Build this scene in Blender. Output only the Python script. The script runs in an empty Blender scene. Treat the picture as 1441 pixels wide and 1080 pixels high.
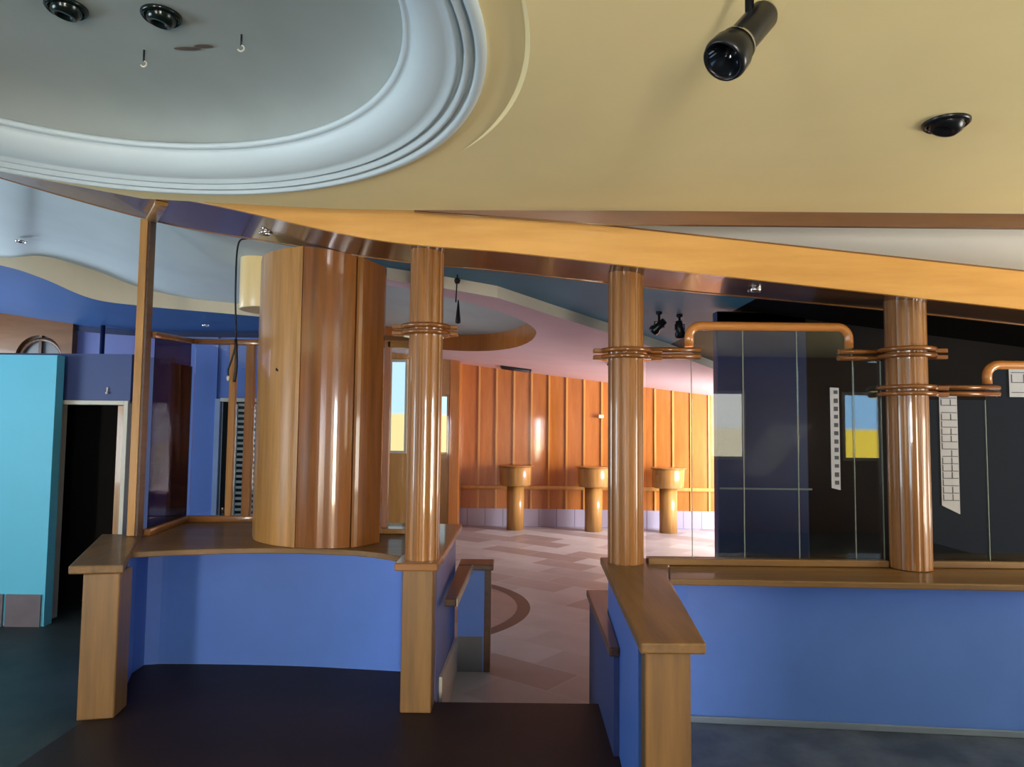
import bpy, bmesh, math, random
from mathutils import Vector, Matrix
random.seed(4)
SC = bpy.context.scene
COL = SC.collection
PI = math.pi

# ------------------------------------------------------------------ materials
def lin(c):
    return tuple(((v/255.0)/12.92 if v/255.0 <= .04045 else ((v/255.0+.055)/1.055)**2.4) for v in c) + (1.0,)

def newmat(name):
    m = bpy.data.materials.new(name); m.use_nodes = True
    nt = m.node_tree
    return m, nt, nt.nodes['Principled BSDF']

def coords(nt, scale, rot=(0, 0, 0), kind='Object'):
    tc = nt.nodes.new('ShaderNodeTexCoord'); mp = nt.nodes.new('ShaderNodeMapping')
    mp.inputs['Scale'].default_value = scale; mp.inputs['Rotation'].default_value = rot
    nt.links.new(tc.outputs[kind], mp.inputs['Vector'])
    return mp.outputs['Vector']

def ramp(nt, fac, stops):
    r = nt.nodes.new('ShaderNodeValToRGB')
    r.color_ramp.elements[0].position = stops[0][0]; r.color_ramp.elements[0].color = stops[0][1]
    r.color_ramp.elements[1].position = stops[-1][0]; r.color_ramp.elements[1].color = stops[-1][1]
    for p, c in stops[1:-1]:
        e = r.color_ramp.elements.new(p); e.color = c
    nt.links.new(fac, r.inputs['Fac'])
    return r.outputs['Color']

def noise(nt, vec, scale, detail=4, rough=.55):
    n = nt.nodes.new('ShaderNodeTexNoise')
    n.inputs['Scale'].default_value = scale; n.inputs['Detail'].default_value = detail
    n.inputs['Roughness'].default_value = rough
    nt.links.new(vec, n.inputs['Vector'])
    return n.outputs['Fac']

def paint(name, c, rough=.6, var=.08, nscale=3.0, spec=.4, bump=.0):
    m, nt, b = newmat(name)
    l = lin(c)
    v = coords(nt, (1, 1, 1))
    f = noise(nt, v, nscale, 5)
    d = tuple(x*(1-var) for x in l[:3]) + (1,)
    u = tuple(min(1, x*(1+var)) for x in l[:3]) + (1,)
    nt.links.new(ramp(nt, f, [(.3, d), (.7, u)]), b.inputs['Base Color'])
    b.inputs['Roughness'].default_value = rough
    b.inputs['Specular IOR Level'].default_value = spec
    if bump:
        bp = nt.nodes.new('ShaderNodeBump'); bp.inputs['Strength'].default_value = bump
        bp.inputs['Distance'].default_value = .01
        nt.links.new(noise(nt, v, 40, 3), bp.inputs['Height']); nt.links.new(bp.outputs['Normal'], b.inputs['Normal'])
    return m

def wood(name, dark, light, axis='z', rough=.25, coat=.5, grain=1.0, spec=.5):
    m, nt, b = newmat(name)
    k = 14*grain
    sc = {'x': (.9, k, k), 'y': (k, .9, k), 'z': (k, k, .9)}[axis]
    v = coords(nt, sc)
    f = noise(nt, v, 1.6, 6, .6)
    v2 = coords(nt, tuple(s*.18 for s in sc))
    f2 = noise(nt, v2, 1.4, 3)
    mx = nt.nodes.new('ShaderNodeMath'); mx.operation = 'MULTIPLY_ADD'
    mx.inputs[1].default_value = .55
    sc2 = nt.nodes.new('ShaderNodeMath'); sc2.operation = 'MULTIPLY'; sc2.inputs[1].default_value = .45
    nt.links.new(f2, sc2.inputs[0]); nt.links.new(f, mx.inputs[0]); nt.links.new(sc2.outputs[0], mx.inputs[2])
    nt.links.new(ramp(nt, mx.outputs[0], [(.35, lin(dark)), (.65, lin(light))]), b.inputs['Base Color'])
    b.inputs['Roughness'].default_value = rough
    b.inputs['Coat Weight'].default_value = coat
    b.inputs['Coat Roughness'].default_value = .06
    b.inputs['Specular IOR Level'].default_value = spec
    return m

def metal(name, c, rough=.3, metallic=1.0):
    m, nt, b = newmat(name)
    b.inputs['Base Color'].default_value = lin(c); b.inputs['Roughness'].default_value = rough
    b.inputs['Metallic'].default_value = metallic
    return m

def glass(name, tint=(245, 248, 250), ior=1.5, boost=1.0):
    m = bpy.data.materials.new(name); m.use_nodes = True
    nt = m.node_tree; nt.nodes.clear()
    out = nt.nodes.new('ShaderNodeOutputMaterial'); mix = nt.nodes.new('ShaderNodeMixShader')
    tr = nt.nodes.new('ShaderNodeBsdfTransparent'); gl = nt.nodes.new('ShaderNodeBsdfGlossy')
    fr = nt.nodes.new('ShaderNodeFresnel'); fr.inputs['IOR'].default_value = ior
    ml = nt.nodes.new('ShaderNodeMath'); ml.operation = 'MULTIPLY'; ml.inputs[1].default_value = boost
    ml.use_clamp = True
    tr.inputs['Color'].default_value = lin(tint); gl.inputs['Roughness'].default_value = .01
    nt.links.new(fr.outputs[0], ml.inputs[0]); nt.links.new(ml.outputs[0], mix.inputs['Fac'])
    nt.links.new(tr.outputs[0], mix.inputs[1]); nt.links.new(gl.outputs[0], mix.inputs[2])
    nt.links.new(mix.outputs[0], out.inputs['Surface'])
    return m

def lit(name, top, bottom, zsplit, strength, soft=.03):
    """a daylit window pane: bluish above, yellow film below (object z, from the pane's foot)"""
    m = bpy.data.materials.new(name); m.use_nodes = True
    nt = m.node_tree; nt.nodes.clear()
    out = nt.nodes.new('ShaderNodeOutputMaterial'); em = nt.nodes.new('ShaderNodeEmission')
    tc = nt.nodes.new('ShaderNodeTexCoord'); sp = nt.nodes.new('ShaderNodeSeparateXYZ')
    nt.links.new(tc.outputs['Object'], sp.inputs[0])
    mr = nt.nodes.new('ShaderNodeMapRange')
    mr.inputs['From Min'].default_value = zsplit-soft; mr.inputs['From Max'].default_value = zsplit+soft
    nt.links.new(sp.outputs['Z'], mr.inputs['Value'])
    nt.links.new(ramp(nt, mr.outputs['Result'], [(0, lin(bottom)), (1, lin(top))]), em.inputs['Color'])
    em.inputs['Strength'].default_value = strength
    nt.links.new(em.outputs[0], out.inputs['Surface'])
    return m

M = {}
M['ceil_yellow'] = paint('yellow ceiling paint', (238, 222, 168), .55, .04, 1.2)
M['ceil_grey'] = paint('grey ceiling paint', (188, 202, 204), .7, .05, 1.5)
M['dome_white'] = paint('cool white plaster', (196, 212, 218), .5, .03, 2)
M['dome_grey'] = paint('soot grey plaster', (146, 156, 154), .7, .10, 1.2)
M['white'] = paint('warm white paint', (222, 214, 198), .6, .03, 1.5)
M['cream'] = paint('cream paint', (214, 200, 170), .6, .03, 2)
M['teal'] = paint('teal blue paint', (84, 146, 178), .55, .06, 2)
M['soffit_blue'] = paint('blue soffit paint', (46, 86, 138), .5, .06, 2)
M['navy'] = paint('navy paint', (24, 38, 78), .45, .08, 2)
M['pink'] = paint('pink ceiling paint', (228, 198, 208), .65, .04, 1.5)
M['lavender'] = paint('lavender blue wall paint', (104, 116, 172), .55, .06, 2)
M['blue'] = paint('cornflower blue wall paint', (84, 126, 214), .42, .06, 2.5, .5)
M['blue_dark'] = paint('dark blue wall paint', (62, 77, 128), .5, .08, 2)
M['blue_bright'] = paint('bright blue wall paint', (98, 130, 200), .5, .05, 2)
M['cyan'] = paint('cyan wall paint', (104, 204, 232), .5, .04, 1.5)
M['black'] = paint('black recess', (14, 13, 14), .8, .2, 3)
M['panel_navy'] = paint('dark navy panel', (44, 60, 102), .35, .12, 1.5)  # navy kept dark so the colour holds the unlit wall's shade
M['panel_brown'] = paint('dark brown panel', (22, 17, 15), .6, .2, 1.5, .15)  # brown darkened so the colour carries the shade of the unlit side
M['trim_white'] = paint('off white trim', (214, 208, 190), .45, .05, 4)
M['slat_grey'] = paint('grey green slat', (150, 162, 158), .5, .08, 4)
M['slat_dark'] = paint('dark green gap', (18, 34, 36), .6, .1, 4)
M['paper'] = paint('pale paper', (176, 178, 186), .6, .05, 8)  # also colours the solid strips that stand for reflections
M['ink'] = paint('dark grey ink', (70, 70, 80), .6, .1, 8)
M['tile_skirt'] = paint('brown skirting tile', (120, 108, 112), .4, .12, 6)
M['grout'] = paint('pale grout', (206, 206, 204), .7, .05, 6)
M['black_metal'] = metal('black enamel', (24, 26, 30), .28, .3)
M['chrome'] = metal('chrome', (220, 220, 220), .15)
M['lens'] = metal('lamp reflector', (70, 78, 88), .12, .9)
M['dark_green'] = metal('dark green lamp glass', (14, 26, 24), .2, .2)
M['cable'] = paint('black cable', (18, 18, 20), .5, .1, 9)
M['dirt'] = paint('brown scuff', (96, 84, 74), .8, .15, 9)
M['glass'] = glass('clear glass')
M['glass_dim'] = glass('smoky glass', (150, 146, 168), 1.45, .3)
M['glass_edge'] = paint('polished glass edge', (150, 168, 160), .2, .05, 9)

WD, WL = (116, 74, 34), (162, 110, 54)
for ax in 'xyz':
    M['wood_'+ax] = wood('varnished oak '+ax, WD, WL, ax, .3, .45)
    M['wood_pale_'+ax] = wood('pale oak '+ax, (152, 106, 52), (194, 144, 80), ax, .32, .35)
    M['wood_deep_'+ax] = wood('deep varnished oak '+ax, (106, 64, 29), (148, 92, 43), ax, .22, .7)
    M['wood_dull_'+ax] = wood('dull oak '+ax, (98, 71, 38), (138, 102, 56), ax, .45, .15)
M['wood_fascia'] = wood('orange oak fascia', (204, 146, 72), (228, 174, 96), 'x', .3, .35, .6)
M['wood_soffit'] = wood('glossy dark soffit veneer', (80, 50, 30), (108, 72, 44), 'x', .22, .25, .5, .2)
M['wood_far'] = wood('orange panelled oak', (170, 98, 40), (198, 124, 58), 'z', .3, .5, .5)
M['wood_batten'] = wood('pale batten oak', (196, 138, 66), (222, 166, 92), 'z', .3, .4, .6)
M['wood_drum'] = wood('cream veneer', (222, 190, 126), (236, 208, 150), 'z', .4, .2, .4)
M['wood_brown'] = wood('brown veneer', (98, 62, 32), (126, 84, 44), 'x', .35, .3, .5)
M['wood_stair'] = wood('dark stair oak', (62, 40, 26), (98, 66, 42), 'y', .4, .25)

def floor_dark(name, c1, c2, rough, ns):
    m, nt, b = newmat(name)
    v = coords(nt, (1, 1, 1))
    f = noise(nt, v, ns, 8, .65)
    nt.links.new(ramp(nt, f, [(.35, lin(c1)), (.7, lin(c2))]), b.inputs['Base Color'])
    b.inputs['Roughness'].default_value = rough
    b.inputs['Specular IOR Level'].default_value = .18
    return m
M['floor_brown'] = floor_dark('dark brown floor', (38, 28, 28), (50, 38, 36), .5, 1.6)
M['floor_left'] = floor_dark('worn grey green floor', (44, 54, 58), (66, 76, 78), .5, 1.4)
M['floor_right'] = floor_dark('scuffed blue grey floor', (56, 66, 84), (92, 104, 122), .42, 3.2)

def tile_floor():
    m, nt, b = newmat('mixed stone tile floor')
    L = nt.links
    def math_(op, a, bb=None):
        n = nt.nodes.new('ShaderNodeMath'); n.operation = op
        for i, q in enumerate((a, bb)):
            if q is None: continue
            if isinstance(q, (int, float)): n.inputs[i].default_value = q
            else: L.new(q, n.inputs[i])
        return n.outputs[0]
    tc = nt.nodes.new('ShaderNodeTexCoord')
    mp = nt.nodes.new('ShaderNodeMapping'); mp.inputs['Rotation'].default_value = (0, 0, math.radians(38))
    mp.inputs['Scale'].default_value = (1.15, 1.15, 1)
    L.new(tc.outputs['Object'], mp.inputs['Vector'])
    br = nt.nodes.new('ShaderNodeTexBrick')
    br.offset = .5; br.inputs['Scale'].default_value = 1.0
    br.inputs['Mortar Size'].default_value = .008; br.inputs['Brick Width'].default_value = 1.0
    br.inputs['Row Height'].default_value = .5; br.inputs['Bias'].default_value = 0
    br.inputs['Color1'].default_value = (0, 0, 0, 1); br.inputs['Color2'].default_value = (1, 1, 1, 1)
    br.inputs['Mortar'].default_value = (.5, .5, .5, 1)
    L.new(mp.outputs['Vector'], br.inputs['Vector'])
    stone = ramp(nt, br.outputs['Color'], [(0, lin((164, 150, 150))), (.3, lin((178, 168, 170))), (.45, lin((196, 194, 198))), (.75, lin((206, 206, 210))), (1, lin((176, 168, 172)))])
    fz = noise(nt, tc.outputs['Object'], 2.5, 6)
    mul = nt.nodes.new('ShaderNodeMix'); mul.data_type = 'RGBA'; mul.blend_type = 'MULTIPLY'
    mul.inputs[0].default_value = .35
    L.new(stone, mul.inputs[6]); L.new(ramp(nt, fz, [(.3, (.6, .6, .6, 1)), (.7, (1, 1, 1, 1))]), mul.inputs[7])
    # inlaid dark ring with a brown field inside it
    sp = nt.nodes.new('ShaderNodeSeparateXYZ'); L.new(tc.outputs['Object'], sp.inputs[0])
    dx = math_('SUBTRACT', sp.outputs['X'], -1.35); dy = math_('SUBTRACT', sp.outputs['Y'], 7.75)
    r = math_('SQRT', math_('ADD', math_('MULTIPLY', dx, dx), math_('MULTIPLY', dy, dy)))
    ring = math_('LESS_THAN', math_('ABSOLUTE', math_('SUBTRACT', r, 1.5)), .07)
    inside = math_('LESS_THAN', r, 1.5)
    m1 = nt.nodes.new('ShaderNodeMix'); m1.data_type = 'RGBA'; m1.blend_type = 'MULTIPLY'
    L.new(inside, m1.inputs[0]); L.new(mul.outputs[2], m1.inputs[6]); m1.inputs[7].default_value = (.72, .58, .52, 1)
    m2 = nt.nodes.new('ShaderNodeMix'); m2.data_type = 'RGBA'
    L.new(ring, m2.inputs[0]); L.new(m1.outputs[2], m2.inputs[6]); m2.inputs[7].default_value = lin((86, 76, 78))
    L.new(m2.outputs[2], b.inputs['Base Color'])
    b.inputs['Roughness'].default_value = .4
    return m
M['tiles'] = tile_floor()

def wall_tiles():
    m, nt, b = newmat('lavender wall tile')
    v = coords(nt, (1, 1, 1))
    br = nt.nodes.new('ShaderNodeTexBrick'); br.offset = 0
    br.inputs['Scale'].default_value = 1; br.inputs['Brick Width'].default_value = .35; br.inputs['Row Height'].default_value = .6
    br.inputs['Mortar Size'].default_value = .008
    br.inputs['Color1'].default_value = lin((166, 158, 186)); br.inputs['Color2'].default_value = lin((184, 176, 200))
    br.inputs['Mortar'].default_value = lin((130, 124, 150))
    rot = nt.nodes.new('ShaderNodeMapping'); rot.inputs['Rotation'].default_value = (PI/2, 0, 0)
    nt.links.new(v, rot.inputs['Vector']); nt.links.new(rot.outputs['Vector'], br.inputs['Vector'])
    nt.links.new(br.outputs['Color'], b.inputs['Base Color']); b.inputs['Roughness'].default_value = .35
    return m
M['wall_tiles'] = wall_tiles()

# ------------------------------------------------------------------ mesh helpers
def new(): return bmesh.new()

def box(bm, x0, x1, y0, y1, z0, z1):
    v = [bm.verts.new((x, y, z)) for z in (z0, z1) for x, y in ((x0, y0), (x1, y0), (x1, y1), (x0, y1))]
    for f in ((3, 2, 1, 0), (4, 5, 6, 7), (0, 1, 5, 4), (1, 2, 6, 5), (2, 3, 7, 6), (3, 0, 4, 7)):
        bm.faces.new([v[i] for i in f])
    return bm

def prism(bm, poly, z0, z1):
    n = len(poly)
    zz0 = z0 if isinstance(z0, (list, tuple)) else [z0]*n
    zz1 = z1 if isinstance(z1, (list, tuple)) else [z1]*n
    a = [bm.verts.new((p[0], p[1], zz0[i])) for i, p in enumerate(poly)]
    b = [bm.verts.new((p[0], p[1], zz1[i])) for i, p in enumerate(poly)]
    bm.faces.new(a[::-1]); bm.faces.new(b)
    for i in range(n):
        j = (i+1) % n
        bm.faces.new((a[i], a[j], b[j], b[i]))
    return bm

def ruled(bm, A, B, thick=0, up=(0, 0, 1)):
    a = [bm.verts.new(p) for p in A]; b = [bm.verts.new(p) for p in B]
    for i in range(len(A)-1):
        bm.faces.new((a[i], a[i+1], b[i+1], b[i]))
    if thick:
        u = Vector(up)*thick
        a2 = [bm.verts.new(Vector(p)+u) for p in A]; b2 = [bm.verts.new(Vector(p)+u) for p in B]
        n = len(A)
        for i in range(n-1):
            bm.faces.new((a2[i+1], a2[i], b2[i], b2[i+1]))
            bm.faces.new((a[i+1], a[i], a2[i], a2[i+1])); bm.faces.new((b[i], b[i+1], b2[i+1], b2[i]))
        bm.faces.new((a[0], b[0], b2[0], a2[0])); bm.faces.new((b[n-1], a[n-1], a2[n-1], b2[n-1]))
    return bm

def lathe(bm, prof, c=(0, 0, 0), n=40, mat=None, smooth=True, closed=False):
    """prof: list of (r, z); revolved about z, then moved by mat or c"""
    rings = []
    for r, z in prof:
        if r < 1e-6:
            rings.append([bm.verts.new((0, 0, z))])
        else:
            rings.append([bm.verts.new((r*math.cos(2*PI*i/n), r*math.sin(2*PI*i/n), z)) for i in range(n)])
    pairs = list(zip(rings[:-1], rings[1:]))
    if closed: pairs.append((rings[-1], rings[0]))
    for a, b in pairs:
        for i in range(n):
            j = (i+1) % n
            vs = []
            for q in ((a, i), (a, j), (b, j), (b, i)):
                w = q[0][0] if len(q[0]) == 1 else q[0][q[1]]
                if w not in vs: vs.append(w)
            if len(vs) > 2:
                f = bm.faces.new(vs); f.smooth = smooth
    T = mat if mat is not None else Matrix.Translation(c)
    vv = [v for r in rings for v in r]
    bmesh.ops.transform(bm, matrix=T, verts=vv)
    return bm

def sweep(bm, path, section, up=(0, 0, 1), caps=True, smooth=True):
    """section in (side, up) coordinates, swept along path (list of Vectors)"""
    path = [Vector(p) for p in path]
    rows = []
    n0 = Vector(up)
    for i, p in enumerate(path):
        t = (path[min(i+1, len(path)-1)]-path[max(i-1, 0)]).normalized()
        side = t.cross(n0)
        side.normalize(); nn = side.cross(t).normalized()
        rows.append([bm.verts.new(p+side*s+nn*u) for s, u in section])
    k = len(section)
    for a, b in zip(rows[:-1], rows[1:]):
        for i in range(k):
            f = bm.faces.new((a[i], a[(i+1) % k], b[(i+1) % k], b[i])); f.smooth = smooth
    if caps:
        bm.faces.new(rows[0][::-1]); bm.faces.new(rows[-1])
    return bm

def circ(r, n=14): return [(r*math.cos(2*PI*i/n), r*math.sin(2*PI*i/n)) for i in range(n)]

def rect(w, h): return [(-w/2, -h/2), (w/2, -h/2), (w/2, h/2), (-w/2, h/2)]

def spline(pts, n=8):
    """Catmull-Rom through pts"""
    P = [Vector(p) for p in pts]; P = [2*P[0]-P[1]] + P + [2*P[-1]-P[-2]]
    out = []
    for i in range(1, len(P)-2):
        for k in range(n):
            t = k/n
            a, b, c, d = P[i-1:i+3]
            out.append(.5*((2*b)+(c-a)*t+(2*a-5*b+4*c-d)*t*t+(3*b-a-3*c+d)*t**3))
    out.append(P[-2])
    return out

def smooth(bm):
    for f_ in bm.faces: f_.smooth = True
    return bm

ORG = {}
def thing(name, label, cat, loc, group=None):
    o = bpy.data.objects.new(name, None); COL.objects.link(o)
    o.location = loc; o.empty_display_size = .1
    o['label'] = label; o['category'] = cat
    if group: o['group'] = group
    ORG[o] = Vector(loc)
    return o

def obj(name, bm, mat, parent=None, bevel=0, label=None, recalc=True, kind=None, smooth_angle=None, origin=None):
    """links bm (world coordinates) as one mesh object; origin goes to the parent's origin or to the mesh's own base"""
    if recalc: bmesh.ops.recalc_face_normals(bm, faces=bm.faces)
    if parent is not None:
        org = ORG[parent]
    elif origin is not None:
        org = Vector(origin)
    else:
        xs = [v.co.x for v in bm.verts]; ys = [v.co.y for v in bm.verts]; zs = [v.co.z for v in bm.verts]
        org = Vector(((min(xs)+max(xs))/2, (min(ys)+max(ys))/2, min(zs)))
    bmesh.ops.translate(bm, vec=-org, verts=bm.verts)
    me = bpy.data.meshes.new(name); bm.to_mesh(me); bm.free()
    mats = mat if isinstance(mat, (list, tuple)) else [mat]
    for q in mats: me.materials.append(q)
    o = bpy.data.objects.new(name, me); COL.objects.link(o)
    if parent is not None: o.parent = parent
    else: o.location = org
    ORG[o] = org
    if bevel:
        b = o.modifiers.new('bevel', 'BEVEL'); b.width = bevel; b.segments = 2; b.limit_method = 'ANGLE'; b.angle_limit = math.radians(40)
    if label: o['label'] = label
    if kind: o['kind'] = kind
    return o

def tag(o, label, cat, group=None):
    o['label'] = label; o['category'] = cat
    if group: o['group'] = group
    return o

def struct(name, bm, mat, label=None, parent=None, **k):
    o = obj(name, bm, mat, parent, **k)
    if parent is None:
        o['kind'] = 'structure'
        o['label'] = label; o['category'] = name.split('_')[0].split('.')[0]
    return o

def fill_hole(bm, outer, hole):
    """flat face with one hole; both are closed lists of 3-D points"""
    es = []
    for loop in (outer, hole):
        vs = [bm.verts.new(p) for p in loop]
        es += [bm.edges.new((vs[i], vs[(i+1) % len(vs)])) for i in range(len(vs))]
    bmesh.ops.triangle_fill(bm, edges=es, use_beauty=True)
    return bm

# ------------------------------------------------------------------ camera
p, r = math.radians(3.67), math.radians(.6)
f = Vector((0, math.cos(p), math.sin(p))); R0 = Vector((1, 0, 0)); U0 = Vector((0, -math.sin(p), math.cos(p)))
R = R0*math.cos(r)+U0*math.sin(r); U = U0*math.cos(r)-R0*math.sin(r)
cd = bpy.data.cameras.new('camera'); cam = bpy.data.objects.new('camera', cd); COL.objects.link(cam)
cd.sensor_width = 36; cd.lens = 36*1000/1441; cd.clip_start = .05
mw = Matrix((R, U, -f)).transposed().to_4x4(); mw.translation = (0, 0, 1.6)
cam.matrix_world = mw
SC.camera = cam

# ------------------------------------------------------------------ floors
struct('floor', prism(new(), [(-2.3, -3), (.72, -3), (.72, 4.27), (-.43, 4.27), (-.5, 4.95), (-2.5, 4.95), (-2.3, 4.0)], -.12, 0), M['floor_brown'], 'dark brown floor of the raised platform between the low walls')
struct('floor.001', prism(new(), [(-8, -3), (-2.3, -3), (-2.3, 4.0), (-2.5, 4.95), (-2.62, 5.9), (-2.62, 7.4), (-8, 7.4)], -.12, 0), M['floor_left'], 'worn grey green floor left of the low curved wall')
struct('floor.002', prism(new(), [(.72, -3), (6.2, -3), (6.2, 4.2), (.72, 4.2)], -.12, 0), M['floor_right'], 'scuffed blue grey floor in front of the right half wall')
struct('floor.003', box(new(), -9, 9.2, 4.2, 14.4, -.42, -.3), M['tiles'], 'pale and pinkish stone tiles of the sunken far room', origin=(0, 0, 0))
struct('trim_1', box(new(), -.43, .5, 4.27, 4.6, -.3, -.15), M['wood_stair'], 'step leading down to the tiled floor')

# ------------------------------------------------------------------ upper ceiling with round recess
CEN = (-1.53, 2.14); RO = 1.44
hole = [(CEN[0]+RO*math.cos(2*PI*i/96), CEN[1]+RO*math.sin(2*PI*i/96), 2.8) for i in range(96)]
edge = [(-7, -3.2), (6.4, -3.2), (6.4, 3.79), (2.8, 3.79), (.5, 3.83), (-.4, 3.86), (-1.0, 3.84), (-1.33, 3.80), (-1.97, 3.70), (-2.43, 3.34), (-3.1, 2.72), (-4.2, 1.7), (-7, -.9)]
struct('ceiling', fill_hole(new(), [(x, y, 2.8) for x, y in edge], hole), M['ceil_yellow'], 'yellow painted ceiling over the platform', recalc=False)
# cove and dome of the recess: one continuous plaster moulding
prof = [(1.44, 2.80), (1.44, 2.784), (1.42, 2.778), (1.405, 2.782), (1.402, 2.81), (1.388, 2.812), (1.385, 2.79), (1.368, 2.79), (1.365, 2.822), (1.352, 2.825), (1.349, 2.808), (1.336, 2.808)]
for i in range(9):
    a = i/8*PI/2
    prof.append((1.33-.125*math.sin(a)-.002*i, 2.822+.10*(1-math.cos(a))))
prof += [(1.18, 2.918), (1.165, 2.924), (1.162, 2.938), (1.175, 2.948), (1.20, 2.95)]
t = struct('trim_2', lathe(new(), prof, (CEN[0], CEN[1], 0), 120), M['dome_white'], 'cool white stepped plaster moulding round the ceiling recess')
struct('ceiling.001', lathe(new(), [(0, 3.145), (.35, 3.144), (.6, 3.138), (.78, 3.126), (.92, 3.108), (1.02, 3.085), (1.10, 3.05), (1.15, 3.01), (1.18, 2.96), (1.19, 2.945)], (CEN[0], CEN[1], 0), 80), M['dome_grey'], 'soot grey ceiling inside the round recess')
# crescent-shaped raised lip right of the recess
bm = new()
A, B = [], []
for i in range(41):
    a = math.radians(-55+i*(90/40)); w = math.sin(PI*i/40)
    rr = 1.56
    A.append((CEN[0]+rr*math.cos(a), CEN[1]+.0+rr*math.sin(a), 2.799-.0005))
    B.append((CEN[0]+(rr+.002+.014*w)*math.cos(a), CEN[1]+(rr+.002+.014*w)*math.sin(a), 2.799-.022*w))
ruled(bm, A, B)
C = [(CEN[0]+(2.3)*math.cos(math.radians(-55+i*(90/40))), CEN[1]+2.3*math.sin(math.radians(-55+i*(90/40))), 2.799) for i in range(41)]
ruled(bm, B, C)
bmesh.ops.remove_doubles(bm, verts=bm.verts, dist=1e-5)
struct('trim_3', bm, M['ceil_yellow'], 'thin raised crescent lip on the yellow ceiling beside the recess')
# wood strip hanging at the ceiling's far edge
bm = new()
ruled(bm, [(-.55, 3.85, 2.80), (.5, 3.82, 2.80), (6.4, 3.78, 2.80)], [(-.55, 3.86, 2.795), (.5, 3.83, 2.728), (6.4, 3.79, 2.718)], .03, (0, 1, 0))
struct('trim_4', bm, M['wood_brown'], 'brown wood strip along the far edge of the yellow ceiling')
# white panel between that strip and the sloping beam
bm = new()
xw = [-1.0, -.5, 0, .85, 1.6, 2.4, 3.3, 4.6]
zw = [2.93, 2.87, 2.81, 2.715, 2.64, 2.56, 2.47, 2.33]
ruled(bm, [(a, 4.2, b) for a, b in zip(xw, zw)], [(a, 4.2, 3.1) for a in xw], .04, (0, 1, 0))
struct('wall_upper', bm, M['white'], 'white wall panel above the sloping wooden beam')

# ------------------------------------------------------------------ sloping beam
FR = [(-4.6, 4.30, 3.66), (-3.77, 4.30, 3.40), (-2.58, 4.2, 3.075), (-1.73, 4.06, 2.885), (-.81, 4.06, 2.695), (0, 3.98, 2.605), (.85, 3.95, 2.510), (2.4, 3.92, 2.345), (3.3, 3.89, 2.245), (4.6, 3.87, 2.10)]
BK = [(-4.6, 5.10, 3.66), (-3.77, 5.10, 3.40), (-2.58, 5.06, 3.075), (-1.73, 4.84, 2.885), (-.81, 4.57, 2.695), (0, 4.49, 2.605), (.85, 4.46, 2.510), (2.4, 4.45, 2.375), (3.3, 4.45, 2.285), (4.6, 4.45, 2.155)]
FRs, BKs = spline(FR, 8), spline(BK, 8)
beam = thing('wooden_beam', 'long sloping wooden beam with orange front running over the three round columns', 'beam', (0, 4.2, 2.6))
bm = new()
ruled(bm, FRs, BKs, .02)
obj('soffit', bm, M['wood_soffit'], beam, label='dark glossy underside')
bm = new()
fa = [v+Vector((0, 0, -.012)) for v in FRs]; fb = [v+Vector((0, 0, .20)) for v in FRs]
ruled(bm, [v+Vector((0, -.028, 0)) for v in fa], [v+Vector((0, -.028, 0)) for v in fb], .027, (0, 1, 0))
obj('fascia', bm, M['wood_fascia'], beam, .003, label='orange oak front board')
bm = new(); ruled(bm, [v+Vector((0, 0, .205)) for v in FRs], [v+Vector((0, -.2, .205)) for v in BKs], .012)
obj('top_board', bm, M['wood_x'], beam)
bm = new(); ruled(bm, [v+Vector((0, .004, -.004)) for v in BKs], [v+Vector((0, .004, .10)) for v in BKs], .02, (0, 1, 0))
obj('rear_edge', bm, M['wood_x'], beam)
bm = new(); sweep(bm, [(-2.605, 5.02, 3.066), (-2.17, 4.30, 2.968)], rect(.075, .022))
obj('batten', bm, M['wood_pale_y'], beam, .003, label='pale strip across the underside')

def small_spot(name, c, label, mat='chrome', tilt=None, rr=.045, group=None):
    t = thing(name, label, 'ceiling light', c, group)
    T = Matrix.Translation(c)
    if tilt is not None: T = T @ tilt
    bm = new(); lathe(bm, [(rr*.72, .004), (rr*.75, -.012), (rr*.95, -.014), (rr, -.006), (rr, .0)], n=28, mat=T)
    obj('ring', bm, M[mat], t)
    bm = new(); lathe(bm, [(0, -.004), (rr*.72, -.001)], n=28, mat=T)
    obj('lamp_face', bm, M['trim_white'], t)
    return t
small_spot('recessed_spotlight', (1.445, 4.2, 2.447), 'small chrome spotlight in the beam underside over the glass screen', rr=.042)
small_spot('recessed_spotlight', (-1.60, 4.52, 2.852), 'small chrome spotlight in the beam underside above the curved wooden pillar', rr=.042)

# ------------------------------------------------------------------ round columns
def stave_shaft(bm, cx, cy, rad, z0, z1, staves=12):
    pr = []
    n = staves*6
    for i in range(n):
        a = 2*PI*(i+.5)/n
        ph = ((i % 6)-2.5)/2.5
        pr.append((cx+(rad*(1-.012*abs(ph)**3) - (.0035 if abs(ph) > .9 else 0))*math.cos(a), cy+(rad*(1-.012*abs(ph)**3)-(.0035 if abs(ph) > .9 else 0))*math.sin(a)))
    prism(bm, pr, z0, z1 if not callable(z1) else [z1(q[0]) for q in pr])
    return bm

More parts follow.
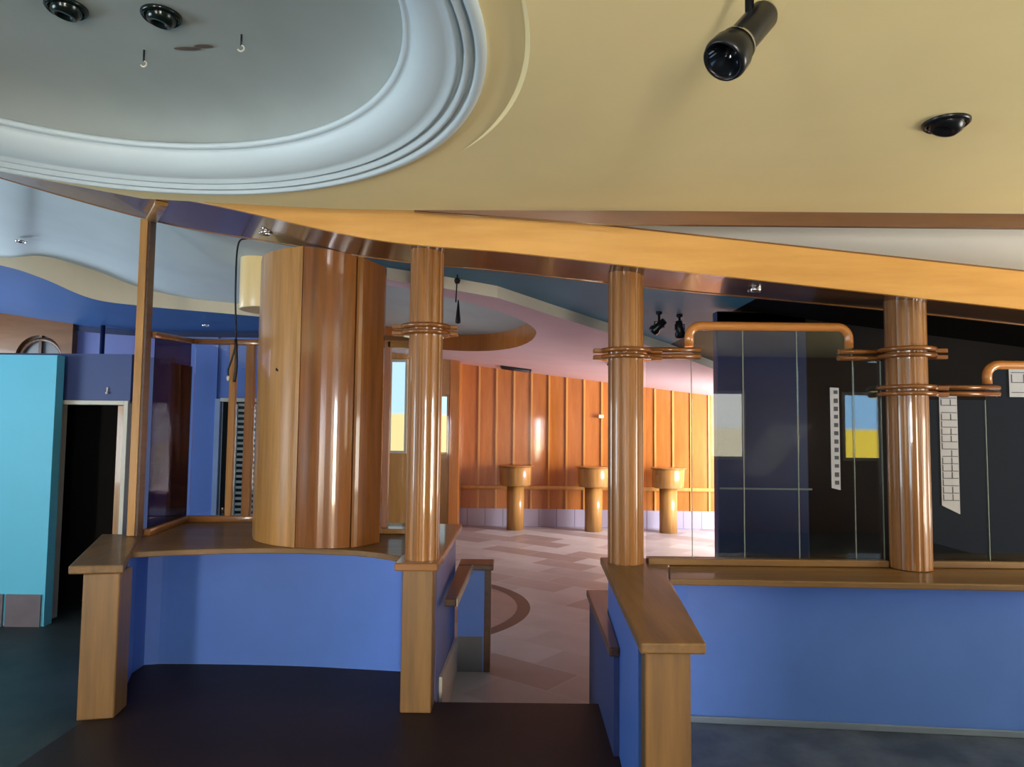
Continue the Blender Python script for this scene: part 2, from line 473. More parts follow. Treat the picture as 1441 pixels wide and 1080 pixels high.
def collar(parent, cx, cy, z, rad, left=None, right=None):
    for dz in (-.019, .019):
        bm = new()
        lathe(bm, [(rad-.002, z+dz-.011), (rad+.045, z+dz-.013), (rad+.052, z+dz), (rad+.045, z+dz+.013), (rad-.002, z+dz+.011)], (cx, cy, 0), 48)
        obj('collar', bm, M['wood_deep_x'], parent)
    bm = new()
    for s, L in ((-1, left), (1, right)):
        if not L: continue
        for dz in (-.019, .019):
            x0, x1 = cx+s*(rad+.03), cx+s*(rad+L)
            box(bm, min(x0, x1), max(x0, x1), cy-.03, cy+.03, z+dz-.013, z+dz+.013)
    if left or right: obj('bracket', bm, M['wood_deep_x'], parent, .006)
    else: bm.free()

beamz = lambda x: 2.605-.1125*x
# column standing on the square post beside the passage
c1 = thing('wooden_column', 'round wooden column on a square post at the left side of the passage', 'column', (-.52, 4.21, 0))
bm = new(); box(bm, -.612, -.435, 4.10, 4.28, 0, .80); obj('square_post', bm, M['wood_dull_z'], c1, .008)
bm = new(); box(bm, -.652, -.405, 4.055, 4.32, .795, .84); obj('block_cap', bm, M['wood_x'], c1, .008)
stv = stave_shaft(new(), -.515, 4.21, .1, .84, lambda x: beamz(x)+.03); obj('shaft', stv, M['wood_z'], c1)
collar(c1, -.515, 4.21, 2.18, .1, .10, .09)
c2 = thing('wooden_column', 'round wooden column on the half wall at the right side of the passage', 'column', (.675, 4.21, .82))
obj('shaft', stave_shaft(new(), .675, 4.21, .104, .826, lambda x: 2.533-.11*(x-.675)), M['wood_z'], c2)
collar(c2, .675, 4.21, 2.05, .104, .09, .11)
c3 = thing('wooden_column', 'round wooden column with two collars on the right half wall between the glass screens', 'column', (2.31, 4.15, .82))
obj('shaft', stave_shaft(new(), 2.31, 4.15, .112, .826, lambda x: 2.372-.1*(x-2.31)), M['wood_z'], c3)
collar(c3, 2.31, 4.15, 2.065, .112, None, .12)
collar(c3, 2.31, 4.15, 1.845, .112, None, .12)

# ------------------------------------------------------------------ low curved wall on the left
WA = spline([(-2.47, 4.60, 0), (-2.44, 4.85, 0), (-2.11, 4.89, 0), (-1.41, 4.87, 0), (-.73, 4.79, 0), (-.58, 4.78, 0)], 8)
lw = thing('low_wall', 'low blue curved wall with a deep wooden ledge and a square newel on the left', 'low wall', (-1.5, 4.9, 0))
bm = new()
front = [(-2.17, 4.08), (-2.32, 4.40), (-2.435, 4.70), (-2.44, 4.86)] + [(v.x, v.y) for v in WA if v.x > -2.36]
back = [(-.56, 5.6), (-2.62, 5.72), (-2.86, 5.1), (-2.62, 4.6), (-2.325, 4.10)]
prism(bm, front+back, 0, .785)
obj('wall_panel', bm, M['blue'], lw)
ledge = [(-2.36, 4.40), (-2.12, 4.50), (-1.8, 4.585), (-1.45, 4.62), (-1.1, 4.59), (-.85, 4.50), (-.655, 4.36)]
ledge = [(v.x, v.y) for v in spline([(a, b, 0) for a, b in ledge], 6)]
bm = new(); prism(bm, ledge+[(-.655, 5.9), (-2.64, 5.9), (-2.62, 5.05)], .785, .822)
obj('ledge', bm, M['wood_dull_x'], lw, .006)
bm = new(); prism(bm, [(-2.335, 3.945), (-2.155, 3.99), (-2.18, 4.17), (-2.36, 4.13)], 0, .785)
nw = obj('newel_post', bm, M['wood_dull_z'], lw, .008)
bm = new(); prism(bm, [(-2.392, 3.905), (-2.118, 3.955), (-2.6, 5.06), (-2.87, 5.05)], .788, .834)
obj('sloped_cap', bm, M['wood_dull_y'], lw, .008)
# slender post
sp_ = thing('slender_post', 'slender square wooden post rising from the left low wall to the beam', 'post', (-2.64, 5.0, .83))
bm = new(); prism(bm, [(-2.645, 4.95), (-2.59, 4.95), (-2.59, 5.03), (-2.645, 5.03)], .836, 3.06)
obj('shaft', bm, M['wood_pale_z'], sp_, .005)
bm = new(); prism(bm, [(-2.588, 4.955), (-2.57, 4.955), (-2.57, 5.03), (-2.588, 5.03)], .836, 3.055)
obj('glazing_bead', bm, M['wood_stair'], sp_, .002, label='dark glazing strip')

# glazed screen behind the ledge
gs = thing('glazed_screen', 'wood framed glass screen standing on the ledge behind the slender post', 'glass screen', (-2.4, 5.6, .82))
bm = new(); sweep(bm, [(-2.56, 5.05, .847), (-2.63, 5.83, .847)], rect(.055, .05)); sweep(bm, [(-2.63, 5.83, .847), (-2.0, 5.86, .847)], rect(.06, .05))
obj('bottom_rail', bm, M['wood_x'], gs, .005)
bm = new(); sweep(bm, [(-2.57, 5.04, 2.245), (-2.64, 5.83, 2.295)], rect(.05, .045))
obj('side_top_rail', bm, M['wood_deep_y'], gs, .004)
bm = new(); sweep(bm, [(-2.64, 5.83, 2.295), (-2.0, 5.86, 2.295)], rect(.05, .045))
obj('rear_top_rail', bm, M['wood_x'], gs, .004)
bm = new(); box(bm, -2.325, -2.275, 5.825, 5.875, .87, 2.275); obj('mullion', bm, M['wood_pale_z'], gs, .004)
bm = new(); box(bm, -2.19, -2.125, 5.82, 5.88, .87, 2.275); obj('jamb', bm, M['wood_z'], gs, .004)
bm = new(); ruled(bm, [(-2.56, 5.06, .87), (-2.628, 5.8, .87)], [(-2.56, 5.06, 2.23), (-2.638, 5.8, 2.28)], .006, (1, 0, 0))
obj('side_pane', bm, M['glass_dim'], gs, label='dark reflecting glass')
bm = new(); ruled(bm, [(-2.62, 5.85, .87), (-2.0, 5.866, .87)], [(-2.62, 5.85, 2.28), (-2.0, 5.866, 2.28)], .006, (0, 1, 0))
obj('rear_pane', bm, M['glass'], gs)

# curved panelled pillar
pil = thing('curved_pillar', 'large curved wood panelled pillar standing on the blue low wall ledge', 'pillar', (-1.3, 5.0, .82))
cur = spline([(-1.385, 4.63, 0), (-1.24, 4.605, 0), (-1.1, 4.63, 0), (-.985, 4.70, 0), (-.885, 4.86, 0)], 8)
cur2 = [(v.x, v.y) for v in cur]
pl = spline([(-1.84, 5.12, 0), (-1.74, 4.90, 0), (-1.57, 4.725, 0), (-1.44, 4.65, 0)], 8)
plq = [(v.x, v.y) for v in pl]
ptop = lambda x: 2.80-.02*(x+1.8) if x < -1.35 else 2.79-.17*(x+1.35)
def pan(bm, pts, off, z0=.824):
    back = [(a+.02*0-.0, b+off) for a, b in pts[::-1]]
    poly = pts+back
    prism(bm, poly, z0, [ptop(q[0]) for q in poly]); return bm
obj('side_panel', pan(new(), plq, .05), M['wood_pale_z'], pil, label='lighter rounded side panel')
obj('seam_strip', pan(new(), [(-1.44, 4.648), (-1.415, 4.632), (-1.388, 4.626)], .05), M['wood_pale_z'], pil)
k1 = [q for q in cur2 if q[0] <= -1.03]; k2 = [q for q in cur2 if q[0] >= -1.005]
obj('front_panel', pan(new(), k1, .05), M['wood_deep_z'], pil)
sm = [(-1.03, k1[-1][1]-.004), (-1.018, (k1[-1][1]+k2[0][1])/2-.006), (k2[0][0], k2[0][1]-.004)]
obj('seam_strip', pan(new(), sm, .05), M['wood_z'], pil)
obj('front_panel', pan(new(), k2, .05), M['wood_deep_z'], pil)
bm = new(); core = plq+[(-1.385, 4.64)]+cur2+[(-1.0, 5.5), (-1.85, 5.5)]
core = [(a, b+.03) for a, b in core]
prism(bm, core, .824, [ptop(a)-.01 for a, b in core]); obj('core', bm, M['wood_deep_z'], pil)
bm = new(); lathe(bm, [(0, .004), (.016, .004), (.010, -.006), (0, -.01)], n=12, mat=Matrix.Translation((-1.56, 4.722, 1.98)) @ Matrix.Rotation(math.radians(60), 4, 'X'))
obj('knot_hole', bm, M['black'], pil)

# small glazed frame between pillar and round column
gf = thing('window_frame', 'narrow pinkish wood framed window between the curved pillar and round column', 'window', (-.85, 5.38, .82))
bm = new(); box(bm, -.995, -.655, 5.26, 5.42, .824, .86); obj('sill', bm, M['wood_pale_x'], gf, .006)
pinkwood = wood('pinkish oak', (176, 120, 96), (206, 156, 128), 'z', .3, .4)
bm = new(); box(bm, -.975, -.92, 5.34, 5.40, .86, 2.255); obj('stile', bm, pinkwood, gf, .004)
bm = new(); box(bm, -.70, -.655, 5.34, 5.40, .86, 2.255); obj('stile', bm, pinkwood, gf, .004)
bm = new(); box(bm, -.945, -.70, 5.34, 5.40, 2.205, 2.255); obj('top_rail', bm, M['wood_pale_x'], gf, .004)
bm = new(); box(bm, -1.0, -.655, 5.36, 5.366, 2.26, 2.30); obj('upper_strip', bm, M['wood_x'], gf)
bm = new(); box(bm, -.945, -.70, 5.366, 5.372, .86, 2.205); obj('pane', bm, M['glass'], gf)

# side wall of the passage on the left with its stair end
sw = thing('stair_side_wall', 'low blue wall along the left of the passage, behind the square post', 'low wall', (-.53, 5.0, -.3))
bm = new(); prism(bm, [(-.60, 4.29), (-.435, 4.29), (-.435, 5.74), (-.60, 5.74)], -.3, .785); obj('wall_panel', bm, M['blue'], sw)
bm = new(); prism(bm, [(-.65, 4.325), (-.405, 4.325), (-.39, 5.79), (-.65, 5.79)], .787, .832); obj('cap', bm, M['wood_y'], sw, .008)
bm = new(); v = [(-.432, 4.5, -.3), (-.432, 4.5, .065), (-.432, 5.74, -.05), (-.432, 5.74, -.3)]
ruled(bm, [v[0], v[3]], [v[1], v[2]], .02, (1, 0, 0)); obj('stair_stringer', bm, M['white'], sw, label='pale stringer board')
lo = thing('low_end_wall', 'short blue end wall with a dark cap at the foot of the steps, left side', 'low wall', (-.28, 5.75, -.3))
bm = new(); box(bm, -.408, -.20, 5.70, 5.84, -.3, .49); obj('wall_panel', bm, M['blue'], lo)
bm = new(); box(bm, -.200, -.150, 5.69, 5.85, -.3, .49); obj('corner_post', bm, M['wood_stair'], lo, .004)
bm = new(); box(bm, -.405, -.13, 5.64, 5.90, .492, .535); obj('cap', bm, M['wood_stair'], lo, .006)
bm = new(); prism(bm, [(-.408, 4.53), (-.335, 4.53), (-.30, 5.638), (-.408, 5.638)], .485, .532); obj('side_rail', bm, M['wood_stair'], lo, .006)
bm = new(); prism(bm, [(-.334, 4.53), (-.326, 4.53), (-.291, 5.638), (-.299, 5.638)], .487, .535); obj('edge_strip', bm, M['trim_white'], lo, label='pale edge strip')
bm = new(); box(bm, -.404, -.21, 5.694, 5.70, -.3, -.03); obj('kick_panel', bm, paint('grey kick panel', (96, 98, 104), .5), lo, label='grey lower panel')

# ------------------------------------------------------------------ half wall on the right
rw = thing('half_wall', 'long blue half wall with wooden cap and square newel right of the passage', 'half wall', (2, 4.0, 0))
bm = new(); prism(bm, [(.62, 4.02), (.99, 4.04), (2.75, 3.88), (4.6, 3.72), (4.6, 4.3), (.62, 4.32)], 0, .785)
obj('front_panel', bm, M['blue'], rw)
bm = new(); prism(bm, [(.505, 2.84), (.69, 2.84), (.80, 4.015), (.62, 4.015), (.60, 4.30), (.585, 4.30)], -.3, .785)
obj('side_panel', bm, M['blue'], rw)
bm = new(); prism(bm, [(.50, 2.67), (.668, 2.67), (.685, 2.838), (.515, 2.838)], 0, .785); obj('newel_post', bm, M['wood_dull_z'], rw, .008)
bm = new(); prism(bm, [(.476, 2.635), (.716, 2.635), (.833, 3.79), (.95, 4.34), (.545, 4.37)], .788, .830); obj('side_cap', bm, M['wood_dull_y'], rw, .008)
bm = new(); prism(bm, [(.84, 3.80), (2.65, 3.735), (4.6, 3.60), (4.6, 4.33), (.96, 4.345)], .788, .822); obj('front_cap', bm, M['wood_dull_x'], rw, .006)
bm = new(); prism(bm, [(.745, 4.022), (.99, 4.03), (2.75, 3.865), (4.6, 3.705), (4.6, 3.69), (2.75, 3.85), (.99, 4.015), (.745, 4.007)], 0.0, .035)
obj('baseboard', bm, paint('blue grey skirting', (112, 128, 150), .35), rw, .004)
ls = thing('low_stair_wall', 'lower blue wall with dark wooden cap beside the steps, right side', 'low wall', (.6, 4.3, -.3))
bm = new(); prism(bm, [(.519, 3.6), (.545, 3.6), (.583, 4.31), (.69, 4.33), (.69, 4.80), (.53, 4.80)], -.3, .485); obj('wall_panel', bm, M['blue_dark'], ls)  # darker blue puts the shade of this face into its colour
bm = new(); prism(bm, [(.492, 3.57), (.544, 3.57), (.583, 4.31), (.70, 4.36), (.70, 4.83), (.512, 4.83)], .487, .532); obj('cap', bm, M['wood_stair'], ls, .006)

# ------------------------------------------------------------------ frameless glass screens with bent rails
def screen(name, label, xs, tops, y, sill):
    t = thing(name, label, 'glass screen', ((xs[0]+xs[-1])/2, y, .82))
    bm = new(); box(bm, sill[0], sill[1], y-.04, y+.045, .824, .862); obj('sill_rail', bm, M['wood_dull_x'], t, .005)
    for i in range(len(xs)-1):
        bm = new(); box(bm, xs[i]+.004, xs[i+1]-.004, y-.005, y+.005, .862, tops[i])
        g = obj('glass_pane', bm, M['glass'], t)
        bm = new(); box(bm, xs[i+1]-.004, xs[i+1]-.001, y-.0055, y+.0055, .862, min(tops[i], tops[min(i+1, len(tops)-1)]))
        obj('polished_edge', bm, M['glass_edge'], g)
    return t
screen('glass_screen', 'frameless glass screen on the half wall between the two right columns', [.79, 1.065, 1.37, 1.69, 2.02, 2.185], [2.03, 2.20, 2.20, 2.20, 2.03], 4.20, (.80, 2.19))
screen('glass_screen', 'frameless glass screen at the right edge, beyond the last column', [2.44, 2.80, 3.2, 3.6, 4.0, 4.5], [1.80, 2.0, 2.0, 2.0, 1.8], 4.20, (2.43, 4.58))

def bent_rail(label, x0, xa, xb, x1, zl, zh, y):
    t = thing('bent_wood_rail', label, 'rail', ((x0+x1)/2, y, zl), 'bent wooden rails clamping the glass')
    for side, q0, q1 in (('l', x0, xa+.065), ('r', xb-.065, x1)):
        for dz in (-.019, .019):
            bm = new(); sweep(bm, [(q0, y, zl+dz), (q1, y, zl+dz)], [(a*1.6, b) for a, b in circ(.016, 12)])
            obj('clamp_bar', bm, M['wood_deep_x'], t)
    path = [Vector((xa, y, zl+.04))]
    rr = .07
    for i in range(9):
        a = PI-(PI/2)*i/8
        path.append(Vector((xa+rr+rr*math.cos(a), y, zh-rr+rr*math.sin(a))))
    for i in range(9):
        a = PI/2-(PI/2)*i/8
        path.append(Vector((xb-rr+rr*math.cos(a), y, zh-rr+rr*math.sin(a))))
    path.append(Vector((xb, y, zl+.04)))
    bm = new(); sweep(bm, path, circ(.027, 14), up=(0, 1, 0))
    obj('bent_rail', bm, wood('bent orange oak', (176, 108, 48), (204, 138, 72), 'x', .25, .6), t)
    return t
bent_rail('bent wooden rail bridging the two right columns above the glass', .80, 1.05, 2.00, 2.19, 2.06, 2.225, 4.20)
bent_rail('bent wooden rail cut off by the right edge of the photo', 2.48, 2.815, 3.75, 4.3, 1.855, 2.01, 4.20)

# strips on the glass: two reflections modelled as solid sheets, and one notice
def reflection_notice_strip(label, x, z0, z1, w, shear, rows, seed):
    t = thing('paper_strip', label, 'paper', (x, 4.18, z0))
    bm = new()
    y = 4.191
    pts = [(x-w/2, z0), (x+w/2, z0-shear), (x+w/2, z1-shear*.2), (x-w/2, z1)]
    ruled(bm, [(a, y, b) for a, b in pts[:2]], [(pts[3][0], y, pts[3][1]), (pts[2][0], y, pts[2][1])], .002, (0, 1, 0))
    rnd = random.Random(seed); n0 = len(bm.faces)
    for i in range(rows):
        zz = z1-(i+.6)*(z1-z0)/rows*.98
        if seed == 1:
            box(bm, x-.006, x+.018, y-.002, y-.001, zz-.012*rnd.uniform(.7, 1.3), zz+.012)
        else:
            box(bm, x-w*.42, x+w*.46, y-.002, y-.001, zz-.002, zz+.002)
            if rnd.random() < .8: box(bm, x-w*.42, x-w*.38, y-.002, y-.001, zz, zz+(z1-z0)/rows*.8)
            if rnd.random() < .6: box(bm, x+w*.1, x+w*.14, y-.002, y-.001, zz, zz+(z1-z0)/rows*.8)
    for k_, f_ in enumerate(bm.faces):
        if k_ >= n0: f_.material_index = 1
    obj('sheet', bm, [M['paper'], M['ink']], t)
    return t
reflection_notice_strip('narrow pale paper strip with dark marks on the glass between the right columns', 1.905, 1.275, 1.865, .052, .012, 12, 1)
reflection_notice_strip('wider pale paper strip ruled with dark lines, right of the last column', 2.575, 1.18, 1.835, .105, .05, 15, 2)
reflection_notice_strip('pale notice sheet on the glass at the right edge', 3.01, 1.82, 2.0, .14, 0, 3, 2)

# ------------------------------------------------------------------ far room: ceilings
def planez(a): return lambda x, y: a-.12*x
pz, tz = planez(2.76), planez(2.865)
edgeline = [(-2.4, 6.05), (-1.3, 6.12), (-.637, 6.19), (-.14, 6.32), (.45, 6.95), (1.06, 7.58), (1.9, 8.5), (2.72, 9.55), (4.2, 11.6), (5.6, 13.6)]
hl = []
for i in range(64):
    a = 2*PI*i/64
    x = max(-2.3, -1.6+1.88*math.cos(a)); y = 8.3+(3.5 if math.sin(a) > 0 else 1.95)*math.sin(a)
    hl.append((x, y))
outer = edgeline+[(5.6, 14.3), (-2.9, 14.3)]
outer = [(-2.4, 14.3)] + edgeline + [(5.6, 14.3)]
struct('ceiling.002', fill_hole(new(), [(x, y, pz(x, y)) for x, y in outer], [(x, y, pz(x, y)) for x, y in hl]), M['pink'], 'pink sloping ceiling of the far room', recalc=False)
bm = new()
ruled(bm, [(x, y, pz(x, y)) for x, y in hl+hl[:1]], [(x, y, pz(x, y)+.27) for x, y in hl+hl[:1]])
struct('trim_5', bm, M['wood_far'], 'curved wooden edge of the recess in the pink ceiling')
bm = new(); bm.faces.new([bm.verts.new((x, y, pz(x, y)+.268)) for x, y in hl])
struct('ceiling.003', bm, M['ceil_grey'], 'grey top of the recess in the pink ceiling')
bm = new(); ruled(bm, [(x, y, pz(x, y)) for x, y in edgeline], [(x, y-.01, tz(x, y)+.01) for x, y in edgeline])
struct('trim_6', bm, M['white'], 'white step between the teal and pink ceilings')
bm = new()
near = [(-2.4, 4.9), (-1.3, 4.75), (-.637, 4.55), (-.14, 4.5), (.45, 4.48), (1.06, 4.47), (1.9, 4.46), (2.72, 4.46), (4.2, 4.46), (6.4, 4.46)]
el2 = edgeline[:-1]+[(6.4, 13.6)]
ruled(bm, [(x, y, tz(x, y)) for x, y in near[:7]], [(x, y, tz(x, y)) for x, y in el2[:7]])
bm2 = new()
ruled(bm2, [(x, y, tz(x, y)) for x, y in near[6:]], [(x, y, tz(x, y)) for x, y in el2[6:]])
struct('ceiling.007', bm2, M['panel_brown'], 'dark brown ceiling above the right glass screens')  # far end of the teal ceiling, its shade painted as dark brown
struct('ceiling.004', bm, M['teal'], 'teal blue sloping ceiling strip behind the beam')
# grey ceiling on the left, its cream lip and the blue soffit behind it
G0 = [(-5.2, 5.0, 3.85), (-3.69, 5.0, 3.44), (-3.38, 5.0, 3.36), (-3.02, 5.0, 3.27), (-2.66, 5.0, 3.17), (-2.3, 5.0, 3.07), (-1.95, 5.0, 3.02), (-1.35, 4.9, 2.98)]
C1 = [(-7.0, 8.3, 3.72), (-6.06, 8.3, 3.57), (-5.56, 8.3, 3.585), (-4.97, 8.3, 3.43), (-4.39, 8.3, 3.22), (-3.80, 8.3, 3.10), (-3.21, 8.3, 3.04), (-2.2, 8.3, 2.95)]
C1b = [(-7.0, 8.3, 3.63), (-6.06, 8.3, 3.47), (-5.56, 8.3, 3.32), (-4.97, 8.3, 3.085), (-4.39, 8.3, 3.005), (-3.80, 8.3, 2.955), (-3.21, 8.3, 2.91), (-2.2, 8.3, 2.82)]
C2 = [(-8.4, 9.88, 3.22), (-7.2, 9.88, 3.13), (-6.6, 9.88, 3.05), (-5.9, 9.88, 2.965), (-5.19, 9.88, 2.92), (-4.5, 9.88, 2.915), (-3.8, 9.88, 2.914), (-2.6, 9.88, 2.907)]
# the lip bends in plan: forward on the left, back on the right
bow = [-.9, -.75, -.55, -.2, .1, .25, .3, .3]
def shift(L):
    out = []
    for q, b in zip(L, bow):
        k = (8.3+b)/8.3
        out.append((q[0]*k, q[1]*k, 1.6+(q[2]-1.6)*k))
    return out
C1, C1b = shift(C1), shift(C1b)
sG, s1, s1b, s2 = spline(G0), spline(C1), spline(C1b), spline(C2)
struct('ceiling.005', smooth(ruled(new(), sG, s1)), M['ceil_grey'], 'grey ceiling of the left room behind the slender post')
struct('trim_7', smooth(ruled(new(), s1, s1b)), M['cream'], 'cream curved lip of the grey ceiling')
struct('ceiling.006', smooth(ruled(new(), s1b, s2)), M['soffit_blue'], 'blue soffit beyond the cream lip')
struct('trim_8', ruled(new(), [v+Vector((0, -.02, 0)) for v in s2], [v+Vector((0, -.02, -.075)) for v in s2], .03, (0, 1, 0)), M['navy'], 'navy band where the blue soffit meets the wall')

# ------------------------------------------------------------------ left room walls
# cyan partition
struct('wall_left', box(new(), -6.4, -3.69, 5.74, 5.84, .0, 2.16), M['cyan'], 'cyan painted partition at the left edge')
bm = new()
for i in range(9):
    box(bm, -6.4+i*.3+.012, -6.4+(i+1)*.3-.012, 5.722, 5.738, 0.0, .25)
struct('baseboard_left', bm, M['tile_skirt'], 'brown skirting tiles under the cyan partition')
# blue partition with open doorway
bm = new()
box(bm, -6.4, -3.80, 5.90, 6.02, 0, 2.19); box(bm, -3.17, -2.86, 5.95, 6.02, 0, 2.17); box(bm, -3.80, -3.17, 5.90, 6.02, 1.78, 2.19)
struct('wall_front_left', bm, M['blue_dark'], 'dark blue partition around the open doorway')
d = thing('door_1', 'open doorway with pale wooden frame in the dark blue partition', 'door', (-3.5, 5.95, 0)); d['kind'] = 'structure'
bm = new(); box(bm, -3.80, -3.765, 5.87, 6.03, 0, 1.80); obj('door_jamb', bm, M['trim_white'], d, .003)
bm = new(); box(bm, -3.205, -3.17, 5.87, 6.03, 0, 1.80); obj('door_jamb', bm, M['trim_white'], d, .003)
bm = new(); box(bm, -3.765, -3.205, 5.87, 6.03, 1.765, 1.80); obj('door_head', bm, M['trim_white'], d, .003)
bm = new(); box(bm, -3.285, -3.206, 5.93, 6.0, 0, 1.762); obj('inner_lining', bm, M['wood_pale_z'], d, .003, label='yellowish side lining')
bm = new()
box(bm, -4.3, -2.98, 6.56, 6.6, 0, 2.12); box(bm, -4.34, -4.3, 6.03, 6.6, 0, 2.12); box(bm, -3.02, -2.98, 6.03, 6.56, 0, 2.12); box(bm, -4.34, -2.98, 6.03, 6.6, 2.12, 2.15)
struct('wall_closet', bm, M['black'], 'dark inside of the small room behind the open doorway')  # black walls carry the darkness of the unlit room in their colour
# small white hook above that doorway
hk = thing('wall_hook', 'small white hook on the dark blue wall above the doorway', 'hook', (-3.357, 5.94, 1.86))
bm = new(); box(bm, -3.362, -3.352, 5.885, 5.90, 1.86, 1.91); obj('plate', bm, M['trim_white'], hk)
bm = new(); lathe(bm, [(0, 0), (.011, .002), (.011, .012), (0, .02)], (-3.355, 5.88, 1.855), 12); obj('knob', bm, M['trim_white'], hk)
# back wall
bm = new()
box(bm, -9, -4.62, 9.92, 10.02, -.3, 3.3); box(bm, -4.62, -4.12, 9.925, 10.02, -.3, 3.0)
struct('wall_back', bm, M['lavender'], 'lavender blue back wall of the left room')
bm = new(); box(bm, -3.35, -2.3, 9.93, 10.02, -.3, 3.0); box(bm, -4.12, -3.35, 9.93, 10.02, 1.98, 3.0); box(bm, -4.62, -4.12, 9.905, 9.925, -.3, 2.9)
struct('wall_back.001', bm, M['blue_bright'], 'bright blue back wall seen through the glazed screen')
d2 = thing('door_2', 'dark doorway with pale frame seen through the glazed screen', 'door', (-3.65, 9.9, -.3)); d2['kind'] = 'structure'
bm = new(); box(bm, -4.12, -4.05, 9.87, 9.96, -.3, 1.98); obj('door_jamb', bm, paint('pale blue trim', (150, 170, 204), .5), d2, .003)
bm = new(); box(bm, -4.05, -3.35, 9.87, 9.96, 1.94, 1.99); obj('door_head', bm, M['trim_white'], d2, .003)
bm = new(); box(bm, -4.05, -3.35, 9.97, 10.0, -.3, 1.94); obj('dark_opening', bm, M['slat_dark'], d2)  # solid dark sheet, the opening's darkness put into its colour
# slatted shutter
sh = thing('slatted_shutter', 'grey green slatted shutter leaning in the far doorway', 'shutter', (-3.62, 9.7, -.3))
bm = new(); box(bm, -3.79, -3.42, 9.80, 9.83, -.3, 1.90); obj('backing', bm, M['slat_dark'], sh)
for k in range(22):
    z = .30+k*.075
    bm = new(); box(bm, -3.76, -3.44, 9.765, 9.79, z, z+.034); obj('slat', bm, M['slat_grey'], sh)
bm = new(); box(bm, -3.79, -3.765, 9.76, 9.80, -.3, 1.90); obj('stile', bm, M['slat_grey'], sh)
bm = new(); box(bm, -3.44, -3.41, 9.76, 9.80, -.3, 1.90); obj('stile', bm, M['slat_grey'], sh)
# brown panel with arched opening
bm = new()
cx, cz, ra = -6.02, 2.43, .30
outl = [(-7.6, 2.2), (-6.32, 2.2)]+[(cx-ra*math.cos(PI*i/20), cz+ra*math.sin(PI*i/20)) for i in range(21)]+[(-5.72, 2.2), (-5.60, 2.2), (-5.60, 2.93), (-6.1, 3.02), (-7.6, 3.2)]
fv = [bm.verts.new((x*1.09, 9.80, 1.6+(z-1.6)*1.09)) for x, z in outl]
bv = [bm.verts.new((x*1.09, 9.91, 1.6+(z-1.6)*1.09)) for x, z in outl]
bm.faces.new(fv); bm.faces.new(bv[::-1])
for i in range(len(fv)):
    j = (i+1) % len(fv); bm.faces.new((fv[i], bv[i], bv[j], fv[j]))
struct('wall_arch_panel', bm, M['wood_brown'], 'brown wood panel with an arched opening above the cyan partition')
w = thing('window_1', 'arched window in the brown panel above the cyan partition', 'window', (-6.56, 9.85, 2.3)); w['kind'] = 'structure'
bm = new(); box(bm, -6.90, -6.22, 9.895, 9.905, 2.2, 2.86); obj('pane', bm, paint('grey glass', (110, 114, 116), .3), w)
bm = new(); box(bm, -6.60, -6.56, 9.85, 9.89, 2.2, 2.84); obj('mullion', bm, M['wood_stair'], w)
bm = new(); sweep(bm, [(-6.56+.30*math.cos(PI*i/16), 9.87, 2.48+.30*math.sin(PI*i/16)) for i in range(17)], rect(.05, .04), up=(0, 1, 0)); obj('arch_frame', bm, M['wood_stair'], w)
# black pipe
tag(obj('drop_pipe', sweep(new(), [(-5.57, 9.6, 2.95), (-5.57, 9.6, -.3)], circ(.03), up=(0, 1, 0)), M['navy']), 'thin dark pipe dropping from the blue soffit over the partition', 'pipe')
# ceiling spot on grey ceiling
small_spot('recessed_spotlight', (-4.78, 6.8, 3.375), 'small chrome spotlight in the grey ceiling at the left edge', rr=.05)
small_spot('recessed_spotlight', (-4.0, 9.2, 2.91), 'tiny chrome spotlight in the blue soffit above the glazed screen', rr=.05)

# hanging cable with bulb socket
cb = thing('hanging_cable', 'thin black cable with a bare bulb holder hanging left of the curved pillar', 'cable', (-2.09, 5.3, 1.9))
bm = new(); sweep(bm, spline([(-1.93, 5.3, 3.02), (-2.02, 5.3, 3.02), (-2.085, 5.3, 2.96), (-2.09, 5.3, 2.6), (-2.075, 5.3, 2.25), (-2.10, 5.3, 2.10), (-2.125, 5.3, 2.02), (-2.12, 5.3, 1.97)], 6), circ(.007, 8), up=(0, 1, 0)); obj('wire', bm, M['cable'], cb)
bm = new(); sweep(bm, spline([(-2.075, 5.3, 2.25), (-2.065, 5.3, 2.05), (-2.075, 5.3, 1.93)], 5), circ(.012, 8), up=(0, 1, 0)); obj('tail_wire', bm, M['cable'], cb)
bm = new(); lathe(bm, [(0, 1.935), (.012, 1.94), (.014, 1.965), (.009, 1.975), (0, 1.976)], (-2.12, 5.3, 0), 14); obj('bulb_holder', bm, M['trim_white'], cb)
# cream drum
dr = thing('drum_pendant', 'cream wooden drum hanging behind the left side of the curved pillar', 'lamp', (-2.15, 6.1, 2.55))
bm = new(); lathe(bm, [(0, 2.62), (.20, 2.60), (.235, 2.60), (.235, 3.05), (.0, 3.05)], (-2.12, 6.1, 0), 48); obj('drum_shade', bm, M['wood_drum'], dr, .006)
bm = new(); lathe(bm, [(.03, 3.05), (.03, 3.3)], (-2.12, 6.1, 0), 14); obj('stem', bm, M['black_metal'], dr)
bm = new(); lathe(bm, [(0, 2.575), (.02, 2.58), (.02, 2.605)], (-2.10, 5.98, 0), 14); obj('lower_knob', bm, M['trim_white'], dr)

